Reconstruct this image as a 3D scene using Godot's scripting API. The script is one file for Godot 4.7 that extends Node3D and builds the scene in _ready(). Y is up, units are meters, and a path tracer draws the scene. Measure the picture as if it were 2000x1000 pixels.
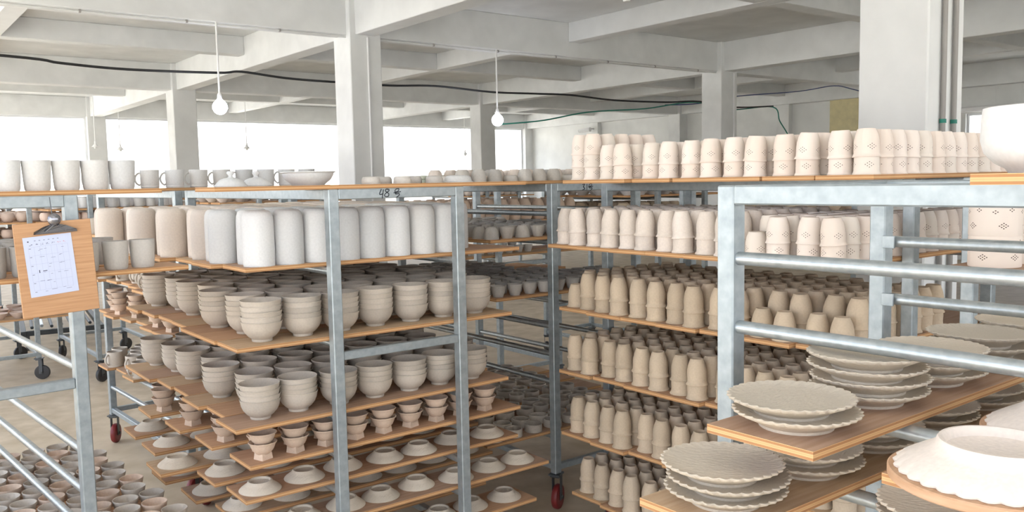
extends Node3D

const EYE := 1.65
const BAY := 6.0
const CX := 4.42          # x of the column row in view
const CZ := -8.28         # z of the nearest full column in view
const HB := 3.188         # underside of the main beams
const HS := 3.365         # underside of the secondary beams
const HC := 3.606         # underside of the slab
const NX := 3             # bays along x
const XL := 16.42 - BAY * NX
const XR := 16.42
const ZF := -20.28
const NZ := 4             # bays along z
const ZB := ZF + BAY * NZ

var M := {}               # materials
var W := {}               # ware meshes
var taken := {}           # names in use
var rng := RandomNumberGenerator.new()
var boxes := {}           # shared box meshes
const ORD := ["first", "second", "third", "fourth", "fifth", "sixth", "seventh", "eighth", "ninth", "tenth", "eleventh", "twelfth", "thirteenth", "fourteenth", "fifteenth", "sixteenth"]

# ---------------------------------------------------------------- helpers
func numbered(called: String) -> String:
	var n: int = taken.get(called, 0)
	taken[called] = n + 1
	return called if n == 0 else "%s_%03d" % [called, n]

func tag(o: Node, label: String, category: String, group := "") -> void:
	o.set_meta("label", label)
	o.set_meta("category", category)
	if group != "":
		o.set_meta("group", group)

func thing(called: String, at: Vector3, turn: float, label: String, category: String, group := "") -> Node3D:
	var o := Node3D.new()
	o.name = numbered(called)
	add_child(o)
	o.position = at
	o.rotation.y = turn
	tag(o, label, category, group)
	return o

func part(called: String, mesh: Mesh, mat: Material, parent: Node, at := Vector3.ZERO, rot := Vector3.ZERO) -> MeshInstance3D:
	var o := MeshInstance3D.new()
	o.name = called if parent != self else numbered(called)
	o.mesh = mesh
	if mat:
		o.material_override = mat
	parent.add_child(o, true)
	o.position = at
	o.rotation = rot
	return o

func struct(called: String, mesh: Mesh, mat: Material, at := Vector3.ZERO, rot := Vector3.ZERO, parent: Node = self) -> MeshInstance3D:
	var o := part(called, mesh, mat, parent, at, rot)
	if parent == self:
		o.set_meta("kind", "structure")
	return o

# box with chamfered edges, centred
func cbox(s: Vector3, c := 0.002) -> ArrayMesh:
	var key := "%s|%s" % [s, c]
	if boxes.has(key):
		return boxes[key]
	var st := SurfaceTool.new()
	st.begin(Mesh.PRIMITIVE_TRIANGLES)
	add_cbox(st, Vector3.ZERO, s, c)
	st.generate_normals()
	boxes[key] = st.commit()
	return boxes[key]

func add_cbox(st: SurfaceTool, at: Vector3, s: Vector3, c: float) -> void:
	var h := s * 0.5
	c = min(c, min(h.x, min(h.y, h.z)) * 0.6)
	var ax := [Vector3.RIGHT, Vector3.UP, Vector3.BACK]
	st.set_smooth_group(-1)
	# main faces
	for i in 3:
		var u: Vector3 = ax[(i + 1) % 3]
		var v: Vector3 = ax[(i + 2) % 3]
		var hu: float = h[(i + 1) % 3] - c
		var hv: float = h[(i + 2) % 3] - c
		for sg in [-1.0, 1.0]:
			var n: Vector3 = ax[i] * sg
			var o: Vector3 = at + n * h[i]
			quad(st, o - u * hu - v * hv, o + u * hu - v * hv, o + u * hu + v * hv, o - u * hu + v * hv, n)
	# edge chamfers
	for i in 3:
		var j := (i + 1) % 3
		var k := (i + 2) % 3
		for sj in [-1.0, 1.0]:
			for sk in [-1.0, 1.0]:
				var a: Vector3 = at + ax[j] * sj * h[j] + ax[k] * sk * (h[k] - c)
				var b: Vector3 = at + ax[j] * sj * (h[j] - c) + ax[k] * sk * h[k]
				var e: Vector3 = ax[i] * (h[i] - c)
				quad(st, a - e, a + e, b + e, b - e, ax[j] * sj + ax[k] * sk)
	# corners
	for sx in [-1.0, 1.0]:
		for sy in [-1.0, 1.0]:
			for sz in [-1.0, 1.0]:
				var sv := Vector3(sx, sy, sz)
				var p := at + Vector3(sx * h.x, sy * (h.y - c), sz * (h.z - c))
				var q := at + Vector3(sx * (h.x - c), sy * h.y, sz * (h.z - c))
				var r := at + Vector3(sx * (h.x - c), sy * (h.y - c), sz * h.z)
				tri(st, p, q, r, sv)

func tri(st: SurfaceTool, a: Vector3, b: Vector3, c: Vector3, n: Vector3) -> void:
	if (b - a).cross(c - a).dot(n) > 0.0:
		st.add_vertex(a); st.add_vertex(c); st.add_vertex(b)
	else:
		st.add_vertex(a); st.add_vertex(b); st.add_vertex(c)

func quad(st: SurfaceTool, a: Vector3, b: Vector3, c: Vector3, d: Vector3, n: Vector3) -> void:
	tri(st, a, b, c, n)
	tri(st, a, c, d, n)

# lathe: profile of Vector3(r, y, wave); wave scales a scalloped edge of `lobes` lobes
func add_lathe(st: SurfaceTool, prof: Array, segs: int, lobes := 0, sq := 1.0) -> void:
	var top := 0.0
	for p in prof:
		top = max(top, p.y)
	var group := 1
	for j in prof.size() - 1:
		var a: Vector3 = prof[j]
		var b: Vector3 = prof[j + 1]
		if j > 0:
			var z: Vector3 = prof[j - 1]
			var d0 := Vector2(a.x - z.x, a.y - z.y).normalized()
			var d1 := Vector2(b.x - a.x, b.y - a.y).normalized()
			if d0.dot(d1) < 0.75:
				group += 1
		st.set_smooth_group(group)
		for i in segs:
			var q := []
			for e in [[a, i], [a, i + 1], [b, i + 1], [b, i]]:
				var t: float = TAU * e[1] / segs
				var p: Vector3 = e[0]
				var r: float = p.x
				if lobes > 0:
					r += p.z * (abs(cos(t * lobes * 0.5)) - 0.6)
				q.append([Vector3(cos(t) * r, p.y, sin(t) * r * sq), Vector2(float(e[1]) / segs, 1.0 - p.y / max(top, 0.001))])
			for k in [0, 1, 2, 0, 2, 3]:
				if (a.x < 1e-5 and k == 1 and false):
					continue
				st.set_uv(q[k][1])
				st.add_vertex(q[k][0])

func lathe(prof: Array, segs := 28, lobes := 0, sq := 1.0) -> ArrayMesh:
	var st := SurfaceTool.new()
	st.begin(Mesh.PRIMITIVE_TRIANGLES)
	add_lathe(st, prof, segs, lobes, sq)
	st.generate_normals()
	return st.commit()

func grow(f: float, list: Array) -> Array:
	var out := []
	for p in list:
		out.append(Vector3(p[0] * f, p[1] * f, 0.0))
	return out

func v3(list: Array) -> Array:
	var out := []
	for p in list:
		out.append(Vector3(p[0], p[1], p[2] if p.size() > 2 else 0.0))
	return out

func add_tube(st: SurfaceTool, pts: Array, r: float, sides := 8, flat := 1.0, up := Vector3.UP) -> void:
	st.set_smooth_group(1)
	var rings := []
	for i in pts.size():
		var d: Vector3 = (pts[min(i + 1, pts.size() - 1)] - pts[max(i - 1, 0)]).normalized()
		var s := d.cross(up)
		if s.length() < 0.05:
			s = d.cross(Vector3.RIGHT)
		s = s.normalized()
		var t := s.cross(d).normalized()
		var ring := []
		for k in sides:
			var a := TAU * k / sides
			ring.append(pts[i] + s * cos(a) * r + t * sin(a) * r * flat)
		rings.append(ring)
	for i in pts.size() - 1:
		var mid: Vector3 = (pts[i] + pts[i + 1]) * 0.5
		for k in sides:
			var a: Vector3 = rings[i][k]
			var b: Vector3 = rings[i][(k + 1) % sides]
			var c: Vector3 = rings[i + 1][(k + 1) % sides]
			var d: Vector3 = rings[i + 1][k]
			quad(st, a, b, c, d, (a + c) * 0.5 - mid)
	st.set_smooth_group(-1)
	for e in [0, pts.size() - 1]:
		var dir: Vector3 = pts[0] - pts[1] if e == 0 else pts[-1] - pts[-2]
		for k in range(1, sides - 1):
			tri(st, rings[e][0], rings[e][k], rings[e][k + 1], dir)

func tube(pts: Array, r: float, sides := 8, flat := 1.0, up := Vector3.UP) -> ArrayMesh:
	var st := SurfaceTool.new()
	st.begin(Mesh.PRIMITIVE_TRIANGLES)
	add_tube(st, pts, r, sides, flat, up)
	st.generate_normals()
	return st.commit()

func smooth_path(pts: Array, n := 6) -> Array:
	var c := Curve3D.new()
	for i in pts.size():
		var t: Vector3 = (pts[min(i + 1, pts.size() - 1)] - pts[max(i - 1, 0)]) / 6.0
		c.add_point(pts[i], -t, t)
	var out := []
	for i in pts.size() - 1:
		for k in n:
			out.append(c.sample(i, float(k) / n))
	out.append(pts[-1])
	return out

# ---------------------------------------------------------------- materials
func noise_tex(w: int, h: int, fx: float, fy: float, c0: Color, c1: Color, sd: int, octaves := 4) -> ImageTexture:
	var n := FastNoiseLite.new()
	n.seed = sd
	n.frequency = 1.0
	n.noise_type = FastNoiseLite.TYPE_SIMPLEX_SMOOTH
	n.fractal_octaves = octaves
	var im := Image.create(w, h, false, Image.FORMAT_RGB8)
	for y in h:
		for x in w:
			# wrap by mixing across the border
			var u := float(x) / w
			var v := float(y) / h
			var a := n.get_noise_2d(u * fx, v * fy)
			var b := n.get_noise_2d((u - 1.0) * fx, v * fy)
			var c := n.get_noise_2d(u * fx, (v - 1.0) * fy)
			var d := n.get_noise_2d((u - 1.0) * fx, (v - 1.0) * fy)
			var k: float = lerp(lerp(a, b, u), lerp(c, d, u), v)
			im.set_pixel(x, y, c0.lerp(c1, clamp(k * 0.9 + 0.5, 0.0, 1.0)))
	return ImageTexture.create_from_image(im)

func bump_tex(w: int, fx: float, fy: float, sd: int, depth := 2.0) -> ImageTexture:
	var t := noise_tex(w, w, fx, fy, Color.BLACK, Color.WHITE, sd)
	var im := t.get_image()
	im.bump_map_to_normal_map(depth)
	return ImageTexture.create_from_image(im)

func mat(c: Color, rough := 0.8, metal := 0.0) -> StandardMaterial3D:
	var m := StandardMaterial3D.new()
	m.albedo_color = c
	m.roughness = rough
	m.metallic = metal
	return m

func tri_mat(c: Color, tex: Texture2D, scale: Vector3, rough := 0.8, metal := 0.0, world := false) -> StandardMaterial3D:
	var m := mat(c, rough, metal)
	m.albedo_texture = tex
	m.uv1_triplanar = true
	m.uv1_world_triplanar = world
	m.uv1_scale = scale
	m.uv1_triplanar_sharpness = 6.0
	return m

func rgb(r: int, g: int, b: int) -> Color:
	return Color8(r, g, b)

func dots_texture(base: Color, ink_color: Color, spots: Array, gap := 26, gy := 12, rx := 7, ry := 4) -> ImageTexture:
	var w := 1024
	var h := 256
	var im := Image.create(w, h, false, Image.FORMAT_RGB8)
	im.fill(base)
	for s in spots:
		var cx := int(s[0] * w)
		var cy := int(s[1] * h)
		var n: int = s[2]
		for i in n:
			for j in n:
				var x := cx + (i - j) * gap
				var y := cy + (i + j - (n - 1)) * gy
				for dx in range(-rx, rx + 1):
					for dy in range(-ry, ry + 1):
						if pow(float(dx) / rx, 2) + pow(float(dy) / ry, 2) <= 1.0 and y + dy >= 0 and y + dy < h:
							im.set_pixel((x + dx + w) % w, y + dy, ink_color)
	return ImageTexture.create_from_image(im)

func make_materials() -> void:
	var fine := noise_tex(256, 256, 34, 34, rgb(243, 243, 243), rgb(255, 255, 255), 3)
	var soft := noise_tex(256, 256, 5, 5, rgb(236, 236, 236), rgb(255, 255, 255), 5)
	var grain := noise_tex(512, 256, 3, 46, rgb(224, 213, 200), rgb(255, 255, 255), 7, 5)
	var ply := Image.create(64, 64, false, Image.FORMAT_RGB8)
	for y in 64:
		for x in 64:
			var layer := int(y / 13.0)
			var c := rgb(232, 196, 150) if layer % 2 == 0 else rgb(192, 146, 104)
			if y % 13 == 0:
				c = c.darkened(0.35)
			c = c.darkened(0.06 * abs(sin(x * 0.7 + y * 2.1)))
			ply.set_pixel(x, y, c)
	var plytex := ImageTexture.create_from_image(ply)
	var galv := noise_tex(256, 256, 9, 9, rgb(222, 225, 227), rgb(255, 255, 255), 11, 5)
	var galv_n := bump_tex(256, 20, 20, 12, 0.6)
	var conc := noise_tex(1024, 1024, 14, 14, rgb(214, 204, 188), rgb(255, 250, 244), 21, 6)
	var clay_n := bump_tex(256, 40, 40, 31, 1.0)
	var relief := bump_tex(256, 9, 26, 33, 2.5)
	M.paint = tri_mat(rgb(231, 232, 231), soft, Vector3(0.35, 0.35, 0.35), 0.9, 0.0, true)
	M.wall = tri_mat(rgb(232, 233, 231), soft, Vector3(0.25, 0.25, 0.25), 0.92, 0.0, true)
	M.floor = tri_mat(rgb(212, 199, 178), conc, Vector3(0.28, 0.28, 0.28), 0.62, 0.0, true)
	M.yard = mat(rgb(176, 174, 166), 0.95)
	M.steel = tri_mat(rgb(172, 180, 183), galv, Vector3(3, 3, 3), 0.42, 0.5)
	M.steel.normal_enabled = true
	M.steel.normal_texture = galv_n
	M.steel.normal_scale = 0.12
	M.dark_steel = tri_mat(rgb(84, 88, 90), galv, Vector3(5, 5, 5), 0.5, 0.4)
	M.pipe = tri_mat(rgb(186, 192, 194), galv, Vector3(4, 4, 4), 0.34, 0.7)
	M.wheel = mat(rgb(126, 40, 40), 0.45)
	M.hub = mat(rgb(60, 58, 58), 0.5)
	M.fork = mat(rgb(96, 100, 104), 0.4, 0.7)
	var woods := [[rgb(204, 166, 134), 0.75], [rgb(190, 153, 124), 0.8], [rgb(202, 176, 146), 0.8], [rgb(186, 156, 134), 0.8]]
	for i in 4:
		M["wood%d" % i] = tri_mat(woods[i][0], grain, Vector3(0.8, 1.6, 1.6), woods[i][1])
	M.edge = tri_mat(rgb(240, 226, 210), plytex, Vector3(9, 62, 9), 0.8)
	M.beech = tri_mat(rgb(206, 162, 122), grain, Vector3(1.2, 2.4, 2.4), 0.6)
	var clays := {
		white = [rgb(224, 224, 223), 0.75], cream = [rgb(230, 217, 205), 0.82], beige = [rgb(206, 186, 160), 0.9],
		grey = [rgb(200, 189, 175), 0.9], pink = [rgb(226, 202, 186), 0.88], terracotta = [rgb(216, 191, 169), 0.88], stone = [rgb(200, 195, 188), 0.9], plate = [rgb(214, 201, 182), 0.85], celadon = [rgb(204, 214, 198), 0.5]}
	for k in clays:
		for i in 3:
			var c: Color = clays[k][0]
			c = c.darkened(0.035 * i)
			if i == 1:
				c = c.lerp(rgb(225, 208, 186), 0.12)
			var m := tri_mat(c, fine, Vector3(3, 3, 3), clays[k][1])
			m.normal_enabled = true
			m.normal_texture = clay_n
			m.normal_scale = 0.06 if k == "white" else 0.2
			if k == "plate":
				m.normal_texture = relief
				m.normal_scale = 0.5
				m.uv1_scale = Vector3(5, 5, 5)
			M["%s%d" % [k, i]] = m
	var dotted := []
	for i in 4:
		dotted.append([0.125 + 0.25 * i, 0.64, 3])
	for i in 3:
		var m := mat(rgb(255, 255, 255), 0.82)
		m.albedo_texture = dots_texture([rgb(230, 217, 206), rgb(227, 212, 199), rgb(224, 213, 201)][i], rgb(104, 88, 78), dotted)
		M["dotted%d" % i] = m
	var band := []
	for i in 10:
		band.append([0.05 + 0.1 * i, 0.30 + (0.05 if i % 2 else 0.0), 2])
	for i in 5:
		band.append([0.1 + 0.2 * i, 0.72, 3])
	M.banded = mat(Color.WHITE, 0.82)
	M.banded.albedo_texture = dots_texture(rgb(236, 222, 210), rgb(104, 88, 78), band, 13, 9, 5, 4)
	M.ink = mat(rgb(24, 30, 40), 0.6)
	M.black = mat(rgb(22, 22, 24), 0.55)
	M.green = mat(rgb(28, 120, 104), 0.5)
	M.blue = mat(rgb(48, 66, 120), 0.5)
	M.white = mat(rgb(236, 236, 236), 0.5)
	M.conduit = mat(rgb(214, 214, 212), 0.5)
	M.greypipe = mat(rgb(150, 146, 142), 0.5)
	M.chrome = mat(rgb(150, 150, 156), 0.22, 0.9)
	M.yellow = tri_mat(rgb(228, 216, 172), soft, Vector3(1, 1, 1), 0.85)
	M.frame = mat(rgb(232, 234, 236), 0.5)
	M.glass = mat(Color(0.96, 0.98, 1.0, 0.06), 0.02)
	M.glass.transparency = BaseMaterial3D.TRANSPARENCY_ALPHA
	M.bulb = mat(rgb(250, 250, 255), 0.3)
	M.bulb.emission_enabled = true
	M.bulb.emission = rgb(236, 240, 255)
	M.bulb.emission_energy_multiplier = 5.0
	M.dead_bulb = mat(rgb(226, 226, 222), 0.3)

# ---------------------------------------------------------------- wares
func make_wares() -> void:
	# inverted tall beaker: mouth down, round shoulder up
	W.canister = lathe(v3([[0.050, 0.0], [0.0545, 0.0], [0.0555, 0.004], [0.0560, 0.06], [0.0555, 0.155], [0.0540, 0.175], [0.049, 0.190], [0.041, 0.1975], [0.034, 0.199], [0.030, 0.197], [0.0, 0.197]]), 32)
	# upright deep bowl with foot ring, hollow
	W.bowl = lathe(v3([[0.0, 0.006], [0.026, 0.006], [0.028, 0.0], [0.035, 0.0], [0.0365, 0.004], [0.036, 0.009], [0.048, 0.018], [0.060, 0.032], [0.067, 0.048], [0.0695, 0.061], [0.0715, 0.069], [0.0725, 0.071], [0.0715, 0.0725], [0.0685, 0.069], [0.0660, 0.055], [0.060, 0.038], [0.048, 0.023], [0.03, 0.013], [0.0, 0.011]]), 36)
	W.tea_bowl = lathe(v3([[0.0, 0.018], [0.020, 0.018], [0.026, 0.022], [0.037, 0.034], [0.043, 0.048], [0.0455, 0.056], [0.0500, 0.060], [0.0505, 0.062], [0.0490, 0.0635], [0.043, 0.058], [0.039, 0.047], [0.031, 0.033], [0.018, 0.024], [0.0, 0.022]]), 28)
	W.tea_foot = frustum_foot()
	W.saucer = lathe(v3([[0.070, 0.0], [0.0755, 0.0], [0.0765, 0.0025], [0.072, 0.008], [0.056, 0.020], [0.046, 0.027], [0.0435, 0.034], [0.0415, 0.0355], [0.038, 0.035], [0.0355, 0.028], [0.024, 0.025], [0.0, 0.0245]]), 32)
	# inverted tapered cup
	W.cup = lathe(v3([[0.036, 0.0], [0.0418, 0.0], [0.0428, 0.0025], [0.0410, 0.0055], [0.0376, 0.010], [0.0366, 0.022], [0.0376, 0.040], [0.0366, 0.056], [0.0325, 0.075], [0.0265, 0.091], [0.0240, 0.0975], [0.0228, 0.0985], [0.019, 0.0962], [0.0, 0.0950]]), 26)
	W.cup_short = lathe(v3([[0.035, 0.0], [0.0412, 0.0], [0.0420, 0.0025], [0.0396, 0.006], [0.0376, 0.012], [0.0378, 0.030], [0.0368, 0.050], [0.0330, 0.070], [0.0285, 0.082], [0.0265, 0.0865], [0.0235, 0.0872], [0.0, 0.0855]]), 26)
	W.small_cup = lathe(v3([[0.0, 0.003], [0.018, 0.003], [0.020, 0.0], [0.024, 0.0], [0.028, 0.012], [0.034, 0.034], [0.0385, 0.053], [0.0388, 0.0545], [0.0355, 0.054], [0.030, 0.034], [0.022, 0.010], [0.0, 0.007]]), 24)
	W.small_cup_inverted = lathe(v3([[0.033, 0.0], [0.0365, 0.0], [0.037, 0.004], [0.034, 0.030], [0.030, 0.045], [0.026, 0.051], [0.0245, 0.051], [0.021, 0.0575], [0.0195, 0.0575], [0.018, 0.051], [0.0, 0.0505]]), 24)
	W.open_cup = lathe(v3([[0.0, 0.004], [0.026, 0.004], [0.028, 0.0], [0.033, 0.0], [0.037, 0.008], [0.043, 0.028], [0.0470, 0.049], [0.0465, 0.051], [0.0435, 0.050], [0.039, 0.028], [0.030, 0.011], [0.0, 0.008]]), 26)
	W.mug_body = lathe(grow(1.12, [[0.0, 0.003], [0.033, 0.003], [0.034, 0.0], [0.038, 0.0], [0.0405, 0.004], [0.0410, 0.010], [0.0400, 0.012], [0.0410, 0.015], [0.0415, 0.05], [0.0425, 0.083], [0.0415, 0.0845], [0.039, 0.084], [0.038, 0.05], [0.037, 0.012], [0.0, 0.009]]), 30)
	var hp := []
	for i in 9:
		var a := -1.15 + 2.3 * i / 8.0
		hp.append(Vector3(0.042 + 0.033 * cos(a) - 0.004, 0.048 + 0.033 * sin(a) * 1.05, 0.0))
	hp.push_front(Vector3(0.041, 0.022, 0))
	hp.push_back(Vector3(0.042, 0.077, 0))
	W.mug_handle = tube(hp, 0.0050, 8, 1.5, Vector3.BACK)
	W.beaker = lathe(v3([[0.0, 0.004], [0.030, 0.004], [0.031, 0.0], [0.0345, 0.0], [0.0372, 0.006], [0.0392, 0.03], [0.0425, 0.094], [0.0415, 0.0965], [0.039, 0.095], [0.036, 0.03], [0.034, 0.012], [0.0, 0.009]]), 36)
	W.lid = lathe(v3([[0.050, 0.0], [0.0535, 0.0], [0.055, 0.002], [0.0545, 0.005], [0.050, 0.008], [0.046, 0.014], [0.036, 0.024], [0.020, 0.030], [0.010, 0.032], [0.007, 0.036], [0.009, 0.041], [0.0125, 0.045], [0.0125, 0.049], [0.009, 0.053], [0.0, 0.054]]), 32)
	W.dish = lathe(v3([[0.0, 0.004], [0.050, 0.004], [0.052, 0.0], [0.057, 0.0], [0.062, 0.006], [0.080, 0.020], [0.090, 0.037], [0.0915, 0.044], [0.098, 0.046], [0.0985, 0.0485], [0.096, 0.050], [0.088, 0.046], [0.078, 0.024], [0.06, 0.012], [0.0, 0.010]]), 40)
	W.oval_dish = lathe(v3([[0.064, 0.0], [0.071, 0.0], [0.072, 0.003], [0.066, 0.005], [0.062, 0.018], [0.054, 0.026], [0.035, 0.029], [0.0, 0.029]]), 40, 0, 0.6)
	W.low_bowl = lathe(v3([[0.030, 0.0], [0.034, 0.0], [0.035, 0.003], [0.034, 0.018], [0.030, 0.026], [0.024, 0.028], [0.0, 0.028]]), 28)
	W.ring = lathe(v3([[0.046, 0.0], [0.050, 0.002], [0.051, 0.036], [0.048, 0.040], [0.044, 0.039], [0.042, 0.004], [0.046, 0.0]]), 28, 0, 0.86)
	W.plate = lathe(v3([[0.0, 0.004], [0.054, 0.004], [0.056, 0.0], [0.060, 0.0], [0.061, 0.005], [0.066, 0.008], [0.080, 0.015], [0.093, 0.021, 0.001], [0.101, 0.0255, 0.006], [0.1022, 0.0285, 0.007], [0.1005, 0.0295, 0.006], [0.093, 0.0265, 0.001], [0.080, 0.0235], [0.064, 0.0220], [0.0, 0.0215]]), 132, 33)
	W.plate_inverted = lathe(v3([[0.121, 0.0, 0.006], [0.1255, 0.0, 0.007], [0.1265, 0.003, 0.007], [0.121, 0.008, 0.001], [0.106, 0.017], [0.088, 0.027], [0.078, 0.033], [0.0745, 0.041], [0.073, 0.0435], [0.069, 0.0435], [0.0655, 0.040], [0.0635, 0.031], [0.050, 0.028], [0.0, 0.0275]]), 120, 30)
	W.bat = lathe(v3([[0.0, 0.0], [0.134, 0.0], [0.136, 0.002], [0.136, 0.012], [0.134, 0.014], [0.0, 0.014]]), 64)
	W.big_bowl = lathe(v3([[0.0, 0.004], [0.05, 0.004], [0.052, 0.0], [0.058, 0.0], [0.062, 0.006], [0.076, 0.014], [0.089, 0.028], [0.094, 0.045], [0.0935, 0.075], [0.0915, 0.090], [0.0885, 0.091], [0.087, 0.075], [0.087, 0.045], [0.075, 0.022], [0.05, 0.012], [0.0, 0.010]]), 56)
	W.jar = lathe(v3([[0.062, 0.0], [0.069, 0.0], [0.070, 0.003], [0.0695, 0.085], [0.066, 0.097], [0.058, 0.104], [0.05, 0.106], [0.0, 0.106]]), 36)
	W.pot = lathe(v3([[0.0, 0.0], [0.028, 0.0], [0.045, 0.012], [0.053, 0.035], [0.052, 0.058], [0.043, 0.074], [0.040, 0.078], [0.035, 0.076], [0.042, 0.056], [0.040, 0.02], [0.0, 0.01]]), 24)
	W.vase = lathe(v3([[0.0, 0.0], [0.045, 0.0], [0.054, 0.02], [0.056, 0.07], [0.048, 0.12], [0.034, 0.15], [0.030, 0.16], [0.026, 0.158], [0.03, 0.14], [0.0, 0.13]]), 24)
	W.tumbler = lathe(v3([[0.0, 0.0], [0.034, 0.0], [0.04, 0.004], [0.045, 0.09], [0.044, 0.092], [0.041, 0.09], [0.036, 0.01], [0.0, 0.008]]), 24)
	W.cone_bowl = lathe(v3([[0.0, 0.0], [0.028, 0.0], [0.034, 0.008], [0.055, 0.030], [0.068, 0.052], [0.067, 0.054], [0.064, 0.051], [0.03, 0.014], [0.0, 0.01]]), 26)

func frustum_foot() -> ArrayMesh:
	var st := SurfaceTool.new()
	st.begin(Mesh.PRIMITIVE_TRIANGLES)
	st.set_smooth_group(-1)
	var b := 0.0235
	var t := 0.021
	var h := 0.024
	var lo := [Vector3(-b, 0, -b), Vector3(b, 0, -b), Vector3(b, 0, b), Vector3(-b, 0, b)]
	var hi := [Vector3(-t, h, -t), Vector3(t, h, -t), Vector3(t, h, t), Vector3(-t, h, t)]
	for i in 4:
		var j := (i + 1) % 4
		quad(st, lo[i], lo[j], hi[j], hi[i], (lo[i] + lo[j]) * 0.5)
	quad(st, lo[0], lo[1], lo[2], lo[3], Vector3.DOWN)
	quad(st, hi[0], hi[1], hi[2], hi[3], Vector3.UP)
	st.generate_normals()
	return st.commit()

# one ware of a kind as a top-level thing
func ware(kind: String, called: String, clay: String, at: Vector3, turn: float, label: String, category: String, group := "", tilt := Vector2.ZERO) -> Node3D:
	var m: Material = M["%s%d" % [clay, rng.randi() % 3]]
	var o: Node3D
	if kind == "mug" or kind == "tea_bowl":
		o = Node3D.new()
		o.name = numbered(called)
		add_child(o)
		if kind == "mug":
			part("body", W.mug_body, m, o)
			part("handle", W.mug_handle, m, o)
		else:
			part("bowl", W.tea_bowl, m, o)
			part("foot", W.tea_foot, m, o)
	else:
		var mi := MeshInstance3D.new()
		mi.name = numbered(called)
		mi.mesh = W[kind]
		mi.material_override = m
		add_child(mi)
		o = mi
	o.position = at
	o.rotation = Vector3(tilt.x, turn, tilt.y)
	tag(o, label, category, group)
	return o

# the wares of a kind that are past the countable ones: one object
func stuff(called: String, kind: String, clay: String, xforms: Array, label: String, category: String) -> void:
	if xforms.is_empty():
		return
	var mm := MultiMesh.new()
	mm.transform_format = MultiMesh.TRANSFORM_3D
	mm.mesh = W[kind]
	mm.instance_count = xforms.size()
	for i in xforms.size():
		mm.set_instance_transform(i, xforms[i])
	var o := MultiMeshInstance3D.new()
	o.name = numbered(called)
	o.multimesh = mm
	o.material_override = M[clay + "0"]
	add_child(o)
	tag(o, label, category)
	o.set_meta("kind", "stuff")

# ---------------------------------------------------------------- racks and boards
func rail_height(k: float) -> float:
	return 1.625 - 0.139 * k

const RACK_W := 0.62
const RAIL_R := 0.0135

func rack(at: Vector3, turn: float, length: float, label: String, skip := {}) -> Dictionary:
	var steel: Material = M.steel
	var pipe: Material = M.pipe
	var r := thing("drying_rack", at, turn, label, "rack", "steel drying racks on castors")
	var w: float = skip.get("w", RACK_W)
	var t := 0.04
	var top := 1.632
	var foot := 0.19
	var corners := [Vector2(t / 2, -t / 2), Vector2(w - t / 2, -t / 2), Vector2(t / 2, -length + t / 2), Vector2(w - t / 2, -length + t / 2)]
	var pm := cbox(Vector3(t, top - foot, t), 0.003)
	for c in corners:
		part("post", pm, steel, r, Vector3(c.x, (top + foot) / 2, c.y))
	var em := cbox(Vector3(w - 2 * t, 0.038, t), 0.003)
	var sm := cbox(Vector3(t, 0.038, length - 2 * t), 0.003)
	for z in [-t / 2, -length + t / 2]:
		part("top_bar", em, steel, r, Vector3(w / 2, top - 0.019, z))
		part("cross_bar", cbox(Vector3(w - 2 * t, 0.032, 0.03), 0.003), steel, r, Vector3(w / 2, 1.025, z))
		part("bottom_bar", cbox(Vector3(w - 2 * t, 0.03, 0.03), 0.003), steel, r, Vector3(w / 2, 0.222, z))
	for x in [t / 2, w - t / 2]:
		part("top_bar", sm, steel, r, Vector3(x, top - 0.019, -length / 2))
		part("bottom_bar", cbox(Vector3(0.03, 0.03, length - 2 * t), 0.003), steel, r, Vector3(x, 0.222, -length / 2))
	var pl := tube([Vector3(0, 0, -t), Vector3(0, 0, -length + t)], RAIL_R, 14)
	for k in skip.get("rails", [1, 2, 3, 4, 5, 6, 7, 8, 9]):
		for x in [t / 2, w - t / 2]:
			var q := part("rail", pl, pipe, r, Vector3(x, rail_height(k), 0))
			if skip.get("clips", false) and x > t:
				part("clip", cbox(Vector3(0.006, 0.030, 0.030), 0.001), steel, q, Vector3(-t / 2 - 0.001, 0, -length + t + 0.010))
	var wheel := lathe(v3([[0.0, -0.014], [0.020, -0.016], [0.050, -0.016], [0.059, -0.014], [0.0625, -0.008], [0.0625, 0.008], [0.059, 0.014], [0.050, 0.016], [0.020, 0.016], [0.0, 0.014]]), 28)
	var n := 0
	for c in corners:
		var cs := Node3D.new()
		cs.name = "castor"
		r.add_child(cs, true)
		var sw: float = [0.5, -0.4, 0.9, 0.2][n] + turn
		n += 1
		cs.position = Vector3(c.x, 0, c.y)
		cs.rotation.y = sw
		part("wheel", wheel, M.hub if skip.get("black", false) else M.wheel, cs, Vector3(0.02, 0.0625, 0), Vector3(PI / 2, 0, 0))
		var st := SurfaceTool.new()
		st.begin(Mesh.PRIMITIVE_TRIANGLES)
		add_cbox(st, Vector3(0, 0.186, 0), Vector3(0.07, 0.008, 0.06), 0.001)
		for s in [-1.0, 1.0]:
			add_cbox(st, Vector3(0.012, 0.118, s * 0.021), Vector3(0.030, 0.135, 0.004), 0.001)
		add_cbox(st, Vector3(0.0, 0.178, 0), Vector3(0.05, 0.014, 0.05), 0.003)
		st.generate_normals()
		part("fork", st.commit(), M.fork, cs)
		part("axle", tube([Vector3(0.02, 0.0625, -0.028), Vector3(0.02, 0.0625, 0.028)], 0.009, 10), M.hub, cs)
	return {node = r, at = at, turn = turn, length = length}

func rpos(r: Dictionary, p: Vector3) -> Vector3:
	return r.at + p.rotated(Vector3.UP, r.turn)

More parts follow.
